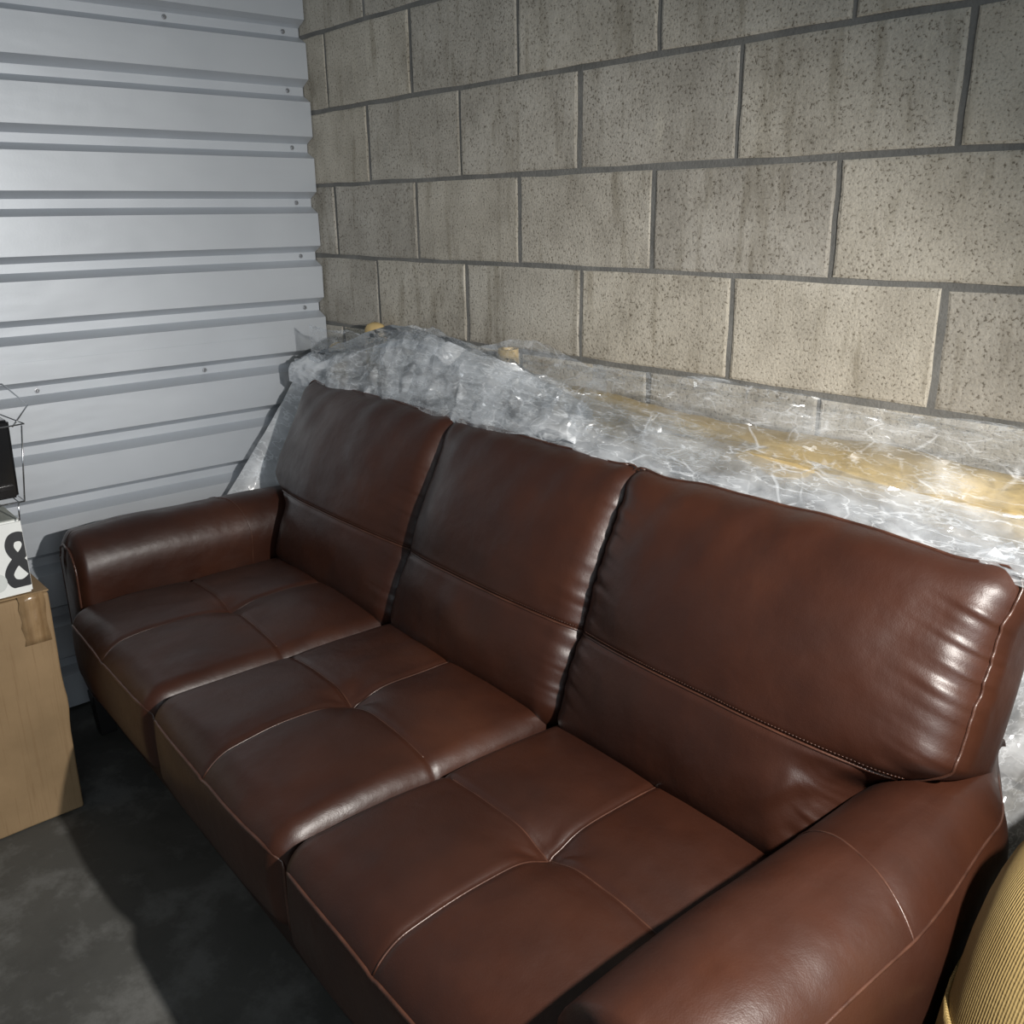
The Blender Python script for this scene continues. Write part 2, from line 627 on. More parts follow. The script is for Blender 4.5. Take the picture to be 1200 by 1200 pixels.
FULL = [block_mesh(2 * MOD - JT, s) for s in range(5)]
X0 = 0.0953
for c in range(13):
    z = c * MOD + MOD / 2
    off = X0 if c % 2 == 0 else X0 - MOD     # courses whose head joint stands at X0
    if c in (7,):
        off -= 0.010
    edges = [off + 2 * MOD * k for k in range(-1, 13)]
    for k in range(len(edges) - 1):
        a, b_ = edges[k], edges[k + 1]
        lo, hi = max(a, -0.045 - JT / 2), min(b_, 5.2)
        if hi - lo < 0.03:
            continue
        w = hi - lo - JT
        full = abs(w - (2 * MOD - JT)) < 1e-4
        bme = random.choice(FULL) if full else block_mesh(w, c * 31 + k)
        o = bpy.data.objects.new('block', bme)
        COL.objects.link(o)
        o.parent = wb
        o.location = ((lo + hi) / 2 + random.uniform(-.0012, .0012), random.uniform(-.0016, .0016), z + random.uniform(-.001, .001))
        if full and random.random() < 0.5:
            o.scale = (1, 1, 1)

# ------------------------------------------------------------------ corrugated wall (x = 0 plane, facing +x)
PITCH = 0.15503
ZR = [1.716 - 0.0013 + PITCH * k for k in range(-12, 7)]   # underside crease of each wide rib
SL, NAR = 0.0190, 0.0235
prof = []          # (x, z) from the bottom to the top
PROUD = 0.0
REC = -0.036
zs = sorted(ZR)
prof.append((REC, 0.0))
lap_ribs = []
for i, z in enumerate(zs):
    # going up: narrow recessed flat ends below z, slope out, wide flat, slope in
    if z - SL > 0.0:
        prof.append((REC, z - SL))
    prof.append((PROUD, z))
    prof.append((PROUD, z + PITCH - 2 * SL - NAR))
    prof.append((REC, z + PITCH - SL - NAR))
prof = [(x, max(0.0, z)) for x, z in prof]
q = [prof[0]]
for p_ in prof[1:]:
    if p_[1] > q[-1][1] + 1e-6:
        q.append(p_)
prof = q
ys = np.linspace(-3.4, -0.004, 60)
V, F = [], []
for (x, z) in prof:
    for y in ys:
        V.append((x + 0.0016 * float(vnoise(y * 2.1, z * 9, 3)), y, z + 0.0012 * float(vnoise(y * 1.7, z * 7, 5))))
n = len(ys)
for i in range(len(prof) - 1):
    for j in range(n - 1):
        a = i * n + j
        F.append((a, a + 1, a + n + 1, a + n))
N0 = len(V)
me = mesh('wall_left', V, F, False)
wl = link('wall_left', me, None, STEEL)
so = wl.modifiers.new('thickness', 'SOLIDIFY')
so.thickness = 0.0012
so.offset = 0
wl['kind'] = 'structure'

# the sheet laps: a lower lip of the upper sheet standing proud of the next sheet
for zl in (zs[7], zs[13]):
    lip = [(PROUD + 0.004, zl + 0.05), (PROUD + 0.0045, zl - 0.001), (PROUD - 0.014, zl - 0.011), (PROUD - 0.016, zl - 0.009)]
    V, F = [], []
    yy = np.linspace(-3.4, -0.006, 30)
    for x, z in lip:
        for y in yy:
            V.append((x, y, z + 0.0012 * float(vnoise(y * 2.3, zl, 8))))
    n = len(yy)
    for i in range(len(lip) - 1):
        for j in range(n - 1):
            a = i * n + j
            F.append((a, a + n, a + n + 1, a + 1))
    o = link('lap_edge', mesh('lap_edge', V, F, False), wl, STEEL)
    s_ = o.modifiers.new('t', 'SOLIDIFY'); s_.thickness = 0.0012

def screw_mesh():
    bm = bmesh.new()
    rings = [(0.0065, 0.0), (0.0065, 0.0012), (0.0042, 0.0014), (0.0040, 0.0040), (0.0028, 0.0050)]
    prev = None
    for rr, h in rings:
        ring = [bm.verts.new((h, rr * math.cos(2 * math.pi * k / 10), rr * math.sin(2 * math.pi * k / 10))) for k in range(10)]
        if prev:
            for k in range(10):
                bm.faces.new((prev[k], prev[(k + 1) % 10], ring[(k + 1) % 10], ring[k]))
        prev = ring
    bm.faces.new(prev)
    me = bpy.data.meshes.new('screw')
    bm.to_mesh(me); bm.free()
    me.materials.append(SCREW)
    return me
SM = screw_mesh()
for i, z in enumerate(zs):
    zc = z - SL - NAR / 2
    if zc < 0.05:
        continue
    yl = [-0.055]
    if i in (7, 13):
        yl += [-0.40, -0.86, -1.32, -1.78, -2.24]
    for y in yl:
        o = bpy.data.objects.new('screw', SM)
        COL.objects.link(o)
        o.parent = wl
        o.location = (REC + 0.0012, y, zc)

# ------------------------------------------------------------------ sofa
TH = math.radians(-2.3)
sofa = tag(empty('sofa', (1.18, -0.98, 0), TH),
           'brown leather three-seat sofa with tufted seats standing along the block wall', 'sofa')
MB = lambda name, V, F, mat, parent, smooth=True: link(name, mesh(name, V, F, smooth), parent, mat)

SEATS = [(-0.862, -0.285), (-0.285, 0.292), (0.292, 0.866)]
SY0, SY1 = -0.02, 0.62
SZ0, SZ1 = 0.235, 0.437
TUFT_Y = 0.277

def seat_deform(P, x0, x1, k):
    P = P.copy()
    cx, hw = (x0 + x1) / 2, (x1 - x0) / 2
    uu = np.clip((P[:, 0] - cx) / hw, -1, 1)
    cy, hy = (SY0 + SY1) / 2, (SY1 - SY0) / 2
    vv = np.clip((P[:, 1] - cy) / hy, -1, 1)
    top = smoothstep(SZ0 + 0.09, SZ1 - 0.012, P[:, 2])
    x, y = P[:, 0], P[:, 1]
    crown = 0.026 * (1 - np.abs(uu) ** 2.6) * (1 - np.abs(vv) ** 3.2)
    rr = np.hypot(x - cx, y - TUFT_Y)
    th = np.arctan2(y - TUFT_Y, x - cx)
    du, dv = np.abs(x - cx), np.abs(y - TUFT_Y)
    dep = [0.010, 0.014, 0.017][k]
    g = -dep * np.exp(-(rr / 0.040) ** 2) - 0.007 * np.exp(-(rr / 0.11) ** 2)
    fade = 1 - smoothstep(0.10, 0.42, rr)
    g -= (0.0035 + 0.002 * fade) * (np.exp(-(du / 0.006) ** 2) + np.exp(-(dv / 0.006) ** 2))
    g -= 0.0045 * (np.exp(-(du / 0.045) ** 2) + np.exp(-(dv / 0.045) ** 2)) * (0.4 + 0.6 * fade)
    wr = np.exp(-(rr / 0.085) ** 2) * smoothstep(0.008, 0.03, rr)
    ang_n = vnoise(th * 1.9 + 9 * k, rr * 6, 15 + k) + 0.7 * vnoise(th * 3.7 + 5 * k, rr * 9, 16 + k)
    g += (0.0010, 0.0022, 0.0030)[k] * wr * ang_n
    g += 0.0030 * vnoise(x * 7 + 3 * k, y * 7, 21 + k) + 0.0012 * vnoise(x * 22 + k, y * 16, 31 + k)
    P[:, 2] += top * (crown + g)
    front = smoothstep(0.10, 0.0, P[:, 1] - SY0)
    zz = np.clip((P[:, 2] - SZ0) / (SZ1 - SZ0), 0, 1)
    P[:, 1] -= front * 0.016 * np.sin(zz * math.pi) * (1 - np.abs(uu) ** 4)
    P[:, 1] += front * 0.0022 * vnoise(x * 9 + k, P[:, 2] * 9, 44)
    return P

for k, (x0, x1) in enumerate(SEATS):
    hw = (x1 - x0) / 2 - 0.0015
    c = np.array([(x0 + x1) / 2, (SY0 + SY1) / 2, (SZ0 + SZ1) / 2])
    P, F = rounded_box((hw, (SY1 - SY0) / 2, (SZ1 - SZ0) / 2), (0.040, 0.050, 0.045), (93, 105, 10))
    P = seat_deform(P + c, x0, x1, k)
    so_ = MB('seat_cushion', P, F, LEATHER, sofa)
    cx = c[0]
    # piping along the top front edge and down the two front corners
    a = math.radians(14)
    yf = SY0 + 0.050 * (1 - math.cos(a)); zf = SZ1 - 0.045 * (1 - math.sin(a))
    pts = []
    for zc in np.linspace(SZ0 + 0.02, zf - 0.03, 8):
        pts.append((x0 + 0.012, SY0 + 0.014, zc))
    for t in np.linspace(0, 1, 60):
        xx = x0 + 0.016 + (x1 - x0 - 0.032) * t
        e = min(t, 1 - t)
        dropc = max(0, (0.06 - e) / 0.06) ** 2
        pts.append((xx, yf + 0.012 * dropc, zf - 0.016 * dropc))
    for zc in np.linspace(zf - 0.03, SZ0 + 0.02, 8):
        pts.append((x1 - 0.012, SY0 + 0.014, zc))
    pts = seat_deform(np.array(pts), x0, x1, k)
    link('piping', tube_mesh('piping', pts, 0.0034), so_, PIPING)
    # two stitched seams crossing at the tuft
    yy = np.concatenate([np.linspace(yf + 0.002, SY0 + 0.05, 8), np.linspace(SY0 + 0.055, 0.56, 70)])
    pts = []
    for y in yy:
        if y < SY0 + 0.05:
            s_ = (SY0 + 0.05 - y) / 0.05
            z = SZ1 - 0.045 * (1 - math.sqrt(max(0, 1 - s_ * s_)))
        else:
            z = SZ1
        pts.append((cx, y, z))
    pts = seat_deform(np.array(pts), x0, x1, k)
    pts[:, 2] += 0.0004
    link('seam', tube_mesh('seam', pts, 0.0017, 6), so_, PIPING)
    xx = np.linspace(x0 + 0.042, x1 - 0.042, 80)
    pts = np.array([(x, TUFT_Y, SZ1) for x in xx])
    pts = seat_deform(pts, x0, x1, k)
    pts[:, 2] += 0.0004
    link('seam', tube_mesh('seam', pts, 0.0017, 6), so_, PIPING)

# ---- back cushions
BACKS = [(-0.985, -0.257), (-0.279, 0.317), (0.295, 0.988)]
BT = math.atan2(0.20, 0.46)
BH, BD = 0.262, 0.092       # half height (along the slope), half depth
BASE = np.array([0, 0.505, 0.415])       # lower front edge line
ca, sa = math.cos(BT), math.sin(BT)
SEAM_W = -0.055             # slope position of the horizontal seam

def back_place(P):
    """cushion space (x, depth -BD front..BD, slope -BH..BH) -> sofa space"""
    d, w = P[:, 1] + BD, P[:, 2] + BH
    return np.stack([P[:, 0], BASE[1] + d * ca + w * sa, BASE[2] + w * ca - d * sa], -1)

def back_deform(P, x0, x1, k):
    P = P.copy()
    cx, hw = (x0 + x1) / 2, (x1 - x0) / 2
    uu = np.clip((P[:, 0] - cx) / hw, -1, 1)
    ww = np.clip(P[:, 2] / BH, -1, 1)
    front = smoothstep(0.02, -BD + 0.02, P[:, 1])
    x, w = P[:, 0].copy(), P[:, 2].copy()
    bul = 0.050 * (1 - np.abs(uu) ** 3.0) * (1 - np.abs(ww) ** 3.0)
    ds = np.abs(w - SEAM_W)
    g = -0.0045 * np.exp(-(ds / 0.006) ** 2) - 0.007 * np.exp(-(ds / 0.05) ** 2)
    g += 0.0045 * vnoise(x * 6 + 5 * k, w * 6, 61 + k) + 0.0016 * vnoise(x * 17, w * 17 + k, 71 + k)
    # soft pull folds coming down from the top seam
    fo = smoothstep(0.05, BH, w) * (1 - np.abs(uu) ** 6)
    g += fo * (0.0045, 0.0040, 0.0075)[k] * vnoise((x - 0.45 * w) * 19 + 7 * k, w * 2.2, 81 + k)
    # short folds gathered into the side seams
    e = np.exp(-((1 - np.abs(uu)) / 0.17) ** 2)
    amp = 0.0068 if k == 2 else 0.0022
    side = uu > 0
    wv = w + 0.25 * (x - cx) * (1 if k == 2 else 0.4)
    g += np.where(side, 1.0, 0.5) * e * amp * (vnoise(x * 3.5 + k, wv * 62, 91 + k) + 0.5 * vnoise(x * 6, wv * 118, 95 + k))
    if k == 2:
        lower = smoothstep(SEAM_W - 0.01, SEAM_W - 0.08, w)
        g += lower * 0.006 * vnoise((w - 0.40 * x) * 30, (x + 0.4 * w) * 4, 99) * smoothstep(-0.2, 0.8, uu)
    P[:, 1] -= front * (bul + g)
    # tops puff up a little, corners stay low
    topw = smoothstep(BH * 0.5, BH, w)
    P[:, 2] += topw * (0.016 * (1 - np.abs(uu) ** 3) + 0.002 * vnoise(x * 13, 0 * x + k, 55))
    # the top corners stand out as soft ears
    ear = smoothstep(0.72, 1.0, np.abs(uu)) * smoothstep(0.62, 1.0, ww)
    P[:, 0] += np.sign(uu) * 0.016 * ear
    P[:, 2] += 0.018 * ear
    # side bulge
    edge = smoothstep(0.75, 1.0, np.abs(uu))
    P[:, 0] += np.sign(uu) * edge * 0.010 * (1 - ww ** 2) * (1 if k != 1 else 0.4)
    # below the arm rest the outer end is pinched in to the seat width
    lim = -0.042
    sh = 0.118 * smoothstep(lim + 0.035, lim - 0.055, w)
    if k == 2:
        P[:, 0] -= sh * smoothstep(0.25, 1.0, uu)
    if k == 0:
        P[:, 0] += sh * smoothstep(0.25, 1.0, -uu)
    return P

def stitches(path, parent, gap=0.0056, ln=0.0040, rad=0.0006):
    """one mesh of short thread stitches beside a seam"""
    path = np.array(path)
    seg = np.linalg.norm(np.diff(path, axis=0), axis=1)
    s = np.concatenate([[0], np.cumsum(seg)])
    V, F = [], []
    for d in np.arange(0, s[-1] - ln, gap):
        a = Vector([np.interp(d, s, path[:, i]) for i in range(3)])
        b = Vector([np.interp(d + ln, s, path[:, i]) for i in range(3)])
        t = (b - a).normalized()
        n1 = t.orthogonal().normalized(); n2 = t.cross(n1)
        o = len(V)
        for c_ in (a, b):
            for j in range(4):
                an = math.pi / 2 * j
                V.append(c_ + (n1 * math.cos(an) + n2 * math.sin(an)) * rad)
        for j in range(4):
            F.append((o + j, o + (j + 1) % 4, o + 4 + (j + 1) % 4, o + 4 + j))
        F.append((o, o + 3, o + 2, o + 1)); F.append((o + 4, o + 5, o + 6, o + 7))
    o = link('stitching', mesh('stitching', V, F), parent, PIPING)
    o['kind'] = 'stuff'
    return o

for k, (x0, x1) in enumerate(BACKS):
    cx, hw = (x0 + x1) / 2, (x1 - x0) / 2 - 0.0015
    RX, RY, RZ = 0.052, 0.062, 0.056
    P, F = rounded_box((hw, BD, BH), (RX, RY, RZ), (101, 12, 130))
    P = back_place(back_deform(P + np.array([cx, 0, 0]), x0, x1, k))
    bo = MB('back_cushion', P, F, LEATHER, sofa)
    xx = np.linspace(x0 + 0.012, x1 - 0.012, 90)
    def edge_y(x):
        s_ = max(0.0, (RX - min(x - x0, x1 - x)) / RX)
        return -BD + RY * (1 - math.sqrt(max(0.0, 1 - s_ * s_)))
    pts = np.array([(x, edge_y(x) - 0.0002, SEAM_W) for x in xx])
    pp = back_place(back_deform(pts, x0, x1, k))
    link('seam', tube_mesh('seam', pp, 0.0021, 6), bo, PIPING)
    pts2 = pts.copy(); pts2[:, 2] += 0.0062; pts2[:, 1] -= 0.0004
    stitches(back_place(back_deform(pts2, x0, x1, k)), bo)
    # piping round the front panel (45 degrees into the rounded edge)
    c45 = 1 - math.cos(math.radians(34)); s45 = 1 - math.sin(math.radians(34))
    loop = []
    xa, xb = x0 + RX * c45, x1 - RX * c45
    wa, wb_ = -BH + RZ * c45, BH - RZ * c45
    yq = -BD + RY * s45
    nn = 50
    rc = 0.034
    path = []
    def arc(cx_, cw, a0):
        for t in np.linspace(0, 1, 6):
            an = a0 + t * math.pi / 2
            path.append((cx_ + rc * math.cos(an), yq, cw + rc * math.sin(an)))
    for w in np.linspace(-0.05, wb_ - rc, nn): path.append((xb, yq, w))
    arc(xb - rc, wb_ - rc, 0)
    for x in np.linspace(xb - rc, xa + rc, nn): path.append((x, yq, wb_))
    arc(xa + rc, wb_ - rc, math.pi / 2)
    for w in np.linspace(wb_ - rc, -0.05, nn): path.append((xa, yq, w))
    pp = back_place(back_deform(np.array(path), x0, x1, k))
    link('piping', tube_mesh('piping', pp, 0.0024, 6), bo, PIPING)

# ---- arms
AZ0, AZ1 = 0.115, 0.602
AY0, AY1 = 0.012, 0.842
ARMS = {-1: (-0.957, 0.096), 1: (0.9765, 0.1115)}     # centre x, half width
def arm_deform(P, s):
    P = P.copy()
    xc, hw = ARMS[s]
    t = (P[:, 2] - AZ0) / (AZ1 - AZ0)
    inn = smoothstep(0.02, hw, -s * (P[:, 0] - xc))
    out = smoothstep(-0.02, hw, s * (P[:, 0] - xc))
    y0 = P[:, 1].copy()
    # inner side: padded roll above, drawn in below it
    P[:, 0] += -s * 0.006 * inn * np.exp(-((P[:, 2] - 0.525) / 0.07) ** 2)
    P[:, 0] += s * 0.006 * inn * np.exp(-((P[:, 2] - 0.42) / 0.06) ** 2)
    # the outside runs in towards the back
    P[:, 0] -= s * out * (0.034 * smoothstep(0.38, 0.70, y0) + 0.072 * smoothstep(0.66, 0.84, y0))
    P[:, 2] += smoothstep(0.5, 1.0, t) * (0.004 * vnoise(y0 * 6, P[:, 0] * 9, 5) + 0.0016 * vnoise(y0 * 19, P[:, 0] * 19, 6))
    yy = np.clip((y0 - AY0) / 0.22, 0, 1)
    P[:, 2] -= smoothstep(0.5, 1.0, t) * 0.012 * (1 - yy) ** 2
    ys = 0.425 - 0.04 * s * (P[:, 0] - xc) / hw * s
    g = np.exp(-((y0 - ys) / 0.007) ** 2)
    P[:, 2] -= 0.0025 * g * smoothstep(0.8, 1.0, t)
    # pleats gathered at the front rim of the roll
    fr = np.exp(-((y0 - AY0 - 0.010) / 0.018) ** 2) * smoothstep(0.72, 0.9, t)
    an = np.arctan2(P[:, 2] - 0.50, P[:, 0] - xc)
    P[:, 1] -= 0.0016 * fr * np.sin(an * 44)
    P[:, 2] -= 0.0012 * fr * np.sin(an * 44 + 1)
    return P

for s in (-1, 1):
    xc, hw = ARMS[s]
    ax_, az_, ry_ = hw * 0.90, 0.105, 0.032
    P, F = rounded_box((hw, (AY1 - AY0) / 2, (AZ1 - AZ0) / 2), (ax_, ry_, az_), (16, 96, 30))
    c = np.array([xc, (AY0 + AY1) / 2, (AZ0 + AZ1) / 2])
    P = arm_deform(P + c, s)
    arm = MB('arm_rest', P, F, LEATHER, sofa)
    def outline(y, phi=0.0, a_out=0.0, z_lo=AZ0 + 0.11, n=20):
        """cross outline of the arm from its inner side over the top to the outer side; phi turns it into the front edge"""
        cp = math.cos(phi)
        ix, iz = hw - ax_, AZ1 - az_
        pts = []
        for z in np.linspace(z_lo, iz, 24): pts.append((-(ix + ax_ * cp), z))
        for a in np.linspace(math.pi, a_out, 2 * n)[1:]:
            pts.append((ix * max(-1, min(1, math.cos(a) * 6)) + ax_ * cp * math.cos(a), iz + az_ * cp * math.sin(a)))
        if a_out == 0.0:
            for z in np.linspace(iz, z_lo, 24)[1:]: pts.append((ix + ax_ * cp, z))
        return np.array([(xc + s * p[0], y, p[1]) for p in pts])
    phi = math.radians(48)
    pf = arm_deform(outline(AY0 + ry_ - ry_ * math.sin(phi), phi), s)
    link('piping', tube_mesh('piping', pf, 0.0034), arm, PIPING)
    SA = math.radians(35)
    pt = outline(0.425, 0.0, SA, 0.42)
    pt[:, 1] = 0.425 - 0.04 * (pt[:, 0] - xc) * s / hw
    pt = arm_deform(pt, s)
    link('seam', tube_mesh('seam', pt, 0.0017, 6), arm, PIPING)
    # long seam where the top panel meets the outer side panel
    ys_ = np.linspace(AY0 + 0.03, AY1 - 0.05, 60)
    xo = xc + s * (hw - ax_ + ax_ * math.cos(SA)); zo = AZ1 - az_ + az_ * math.sin(SA)
    pl = arm_deform(np.array([(xo, y, zo) for y in ys_]), s)
    link('seam', tube_mesh('seam', pl, 0.0022, 6), arm, PIPING)

# ---- frame of the sofa
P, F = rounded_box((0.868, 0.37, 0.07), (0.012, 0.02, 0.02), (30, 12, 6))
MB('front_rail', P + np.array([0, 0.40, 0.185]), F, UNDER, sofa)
P, F = rounded_box((0.955, 0.075, 0.36), (0.03, 0.045, 0.045), (40, 8, 20))
P += np.array([0, 0.785, 0.475])
P[:, 1] += 0.03 * (P[:, 2] - 0.475)
MB('back_frame', P, F, LEATHER, sofa)
for sx in (-1, 1):
    for yy_ in (0.055, 0.76):
        P, F = rounded_box((0.028, 0.028, 0.062), (0.004, 0.004, 0.004), (2, 2, 2))
        taper = 1 - 0.25 * (0.062 - P[:, 2]) / 0.124
        P[:, 0] *= taper; P[:, 1] *= taper
        MB('leg', P + np.array([sx * 1.0, yy_, 0.0625]), F, BLACKWOOD, sofa)

# ------------------------------------------------------------------ left stack: cardboard box, white carton, wire rack with black case
def quad_box(V8, name, mat, parent, bev=0.004, seg=2):
    bm = bmesh.new()
    vs_ = [bm.verts.new(v) for v in V8]
    for q_ in ((0, 2, 3, 1), (4, 5, 7, 6), (0, 1, 5, 4), (2, 6, 7, 3), (0, 4, 6, 2), (1, 3, 7, 5)):
        bm.faces.new([vs_[i] for i in q_])
    bmesh.ops.recalc_face_normals(bm, faces=bm.faces)
    if bev:
        bmesh.ops.bevel(bm, geom=bm.edges[:], offset=bev, segments=seg, affect='EDGES', clamp_overlap=True)
    me = bpy.data.meshes.new(name)
    bm.to_mesh(me); bm.free()
    for p_ in me.polygons: p_.use_smooth = False
    return link(name, me, parent, mat)

def boxv(x0, x1, y0, y1, z0, z1):
    return [(x, y, z) for z in (z0, z1) for y in (y0, y1) for x in (x0, x1)]

BOXX, BOXY = 0.50, -1.045
cb = tag(empty('cardboard_box', (BOXX, BOXY, 0)), 'tall brown cardboard box standing on the floor before the sofa arm', 'box')
# body with softly bowed sides
P, F = rounded_box((0.20, 0.25, 0.277), (0.006, 0.006, 0.006), (14, 18, 20))
P[:, 0] += np.where(P[:, 0] > 0.15, 0.007 * (1 - (P[:, 1] / 0.25) ** 2) * (1 - (P[:, 2] / 0.277) ** 2) + 0.0025 * vnoise(P[:, 1] * 14, P[:, 2] * 9, 7), 0)
P[:, 1] += np.where(P[:, 1] > 0.2, 0.003 * vnoise(P[:, 0] * 9, P[:, 2] * 12, 9) + 0.004 * np.exp(-((P[:, 2] + 0.0) / 0.04) ** 2), 0)
P += np.array([-0.20, -0.25, 0.278])
P[:, 1] += (0.555 - P[:, 2]) * -0.012 + 0.006
MB('body', P, F, CARD, cb)
# top flaps: two long flaps meeting over the body, the visible one a little raised
fl1 = quad_box([(-0.398, 0.004, 0.556), (-0.002, 0.006, 0.556), (-0.398, -0.245, 0.558), (-0.004, -0.245, 0.558),
                (-0.398, 0.004, 0.560), (-0.002, 0.006, 0.560), (-0.398, -0.245, 0.562), (-0.004, -0.245, 0.562)], 'flap', CARD, cb, 0.001, 1)
fl2 = quad_box([(-0.398, -0.255, 0.558), (-0.004, -0.255, 0.558), (-0.398, -0.498, 0.556), (-0.002, -0.498, 0.556),
                (-0.398, -0.255, 0.562), (-0.004, -0.255, 0.562), (-0.398, -0.498, 0.560), (-0.002, -0.498, 0.560)], 'flap', CARD, cb, 0.001, 1)
tp = []
for i in range(9):
    z = 0.5605 - i * 0.0145
    tp.append(z)
V, F = [], []
for i, z in enumerate(tp):
    xx = 0.0022 + 0.0012 * math.sin(i * 1.7)
    V += [(xx + 0.0015, -0.008 + 0.002 * math.sin(i), z), (xx + 0.0022, -0.035, z), (xx + 0.0015, -0.060 + 0.002 * math.sin(i * 2.1), z)]
for i in range(8):
    for j in range(2):
        a = i * 3 + j
        F.append((a, a + 3, a + 4, a + 1))
tpo = link('tape', mesh('tape', V, F), cb, TAPE)
s_ = tpo.modifiers.new('t', 'SOLIDIFY'); s_.thickness = 0.0006

wc = tag(empty('white_carton', (0.495, -1.068, 0.5625)), 'white carton printed with a large black ampersand, on top of the cardboard box', 'carton')
quad_box(boxv(-0.26, 0.0, -0.36, 0.0, 0.0, 0.166), 'body', WHITECARD, wc, 0.004, 2)
quad_box(boxv(-0.258, -0.003, -0.358, -0.003, 0.1662, 0.1685), 'lid', GREYCARD, wc, 0.001, 1)

def ampersand():
    """bold ampersand outline as a thick flat stroke, unit height; x right, y up"""
    pts = [(0.80, 0.02), (0.62, 0.20), (0.40, 0.46), (0.24, 0.66), (0.20, 0.80), (0.26, 0.92), (0.38, 0.955), (0.50, 0.92),
           (0.555, 0.80), (0.50, 0.67), (0.36, 0.545), (0.20, 0.42), (0.10, 0.26), (0.16, 0.10), (0.32, 0.045), (0.48, 0.09), (0.64, 0.24), (0.735, 0.46)]
    # smooth it
    P_ = np.array(pts)
    t = np.arange(len(P_)); tt = np.linspace(0, len(P_) - 1, 120)
    def cr_(q):
        out = []
        for v in tt:
            i = int(min(math.floor(v), len(q) - 2)); w = v - i
            p0, p1, p2, p3 = q[max(i - 1, 0)], q[i], q[i + 1], q[min(i + 2, len(q) - 1)]
            out.append(0.5 * (2 * p1 + (p2 - p0) * w + (2 * p0 - 5 * p1 + 4 * p2 - p3) * w ** 2 + (3 * p1 - p0 - 3 * p2 + p3) * w ** 3))
        return np.array(out)
    return cr_(P_)
amp = ampersand()
H_ = 0.118
bm = bmesh.new()
hwid = 0.092
prev = None
n = len(amp)
for i in range(n):
    t = amp[min(i + 1, n - 1)] - amp[max(i - 1, 0)]
    t = t / np.linalg.norm(t)
    nr = np.array([-t[1], t[0]])
    a, b_ = amp[i] + nr * hwid, amp[i] - nr * hwid
    lay = 0.0006 + 0.0000015 * i
    va = bm.verts.new((lay, (a[0] - 0.53) * H_ * 0.80, 0.018 + a[1] * H_))
    vb = bm.verts.new((lay, (b_[0] - 0.53) * H_ * 0.80, 0.018 + b_[1] * H_))
    if prev:
        bm.faces.new((prev[0], prev[1], vb, va))
    prev = (va, vb)
geom = bm.verts[:] + bm.edges[:] + bm.faces[:]
bmesh.ops.bisect_plane(bm, geom=geom, plane_co=(0, -0.0015, 0), plane_no=(0, 1, 0), clear_outer=True)
geom = bm.verts[:] + bm.edges[:] + bm.faces[:]
bmesh.ops.bisect_plane(bm, geom=geom, plane_co=(0, 0, 0.017), plane_no=(0, 0, -1), clear_outer=True)
me = bpy.data.meshes.new('print'); bm.to_mesh(me); bm.free()
link('printed_ampersand', me, wc, INK)
# the tail of the next printed character, cut by the left edge of the picture
me = mesh('mark', [(0.0007, -0.118, 0.030), (0.0007, -0.094, 0.030), (0.0007, -0.094, 0.040), (0.0007, -0.118, 0.048)], [(0, 1, 2, 3)], False)
link('printed_stroke', me, wc, INK)
V = [(0.0011, -0.066 + 0.019 * math.cos(2 * math.pi * i / 28), 0.036 + 0.021 * math.sin(2 * math.pi * i / 28)) for i in range(28)]
link('round_sticker', mesh('sticker', V, [tuple(range(28))], False), wc, STICKER)

bc = tag(empty('black_case', (0.49, -1.060, 0.775)), 'glossy black case standing inside the wire rack, above the white carton', 'case')
quad_box([(-0.20, -0.30, 0.0), (0.0, -0.30, 0.0), (-0.20, 0.0, 0.0), (0.0, 0.0, 0.0),
          (-0.20, -0.30, 0.165), (-0.012, -0.30, 0.165), (-0.20, 0.008, 0.165), (-0.012, 0.008, 0.165)], 'body', GLOSSBLACK, bc, 0.005, 3)
quad_box(boxv(-0.006, 0.0035, -0.29, -0.006, 0.020, 0.032), 'front_lip', GLOSSBLACK, bc, 0.003, 2)
quad_box(boxv(-0.19, -0.02, -0.29, -0.004, 0.1655, 0.170), 'top_panel', GREYCARD, bc, 0.002, 2)

wr = tag(empty('wire_rack', (0.50, -1.06, 0.731)), 'thin chrome wire rack around the black case, on the white carton', 'rack')
RW = 0.0016
def wire(pts, name='wire', rad=RW):
    return link(name, tube_mesh(name, pts, rad, 8), wr, CHROME)
def L(p): return (p[0] - 0.50, p[1] + 1.06, p[2] - 0.731)
xf, xb_ = 0.515, 0.27
yr, yl_ = -1.058, -1.40
zb, zt_ = 0.772, 0.938
wire([L((xf, yr, zb)), L((xf, yr + 0.020, zt_ - 0.006))], 'post')
wire([L((xb_, yr + 0.005, zb)), L((xb_, yr + 0.005, zt_))], 'post')
wire([L((xf, yl_, zb)), L((xf, yl_, zt_))], 'post')
wire([L((xb_, yl_, zb)), L((xb_, yl_, zt_))], 'post')
wire([L((xf + 0.004, yl_, zt_ - 0.02)), L((xf + 0.006, yr + 0.024, zt_ - 0.002)), L((xf - 0.10, yr - 0.02, zt_ + 0.02)), L((xb_, yr - 0.05, zt_ + 0.03))], 'top_rim')
wire([L((xf, yr + 0.003, zt_ - 0.006)), L((xf - 0.07, yr + 0.055, zt_ + 0.022)), L((xb_, yr + 0.052, zt_ + 0.045)), L((xb_ - 0.02, yr - 0.02, zt_ + 0.05))], 'side_rim')
wire([L((xf, yl_, zb)), L((xf, yr, zb)), L((xb_, yr + 0.005, zb)), L((xb_, yl_, zb)), L((xf, yl_, zb))], 'bottom_rim')
for i in range(6):
    y = yl_ + 0.05 + i * 0.056
    wire([L((xb_, y, zb + 0.001)), L((xf, y, zb + 0.001))], 'floor_wire', 0.0012)
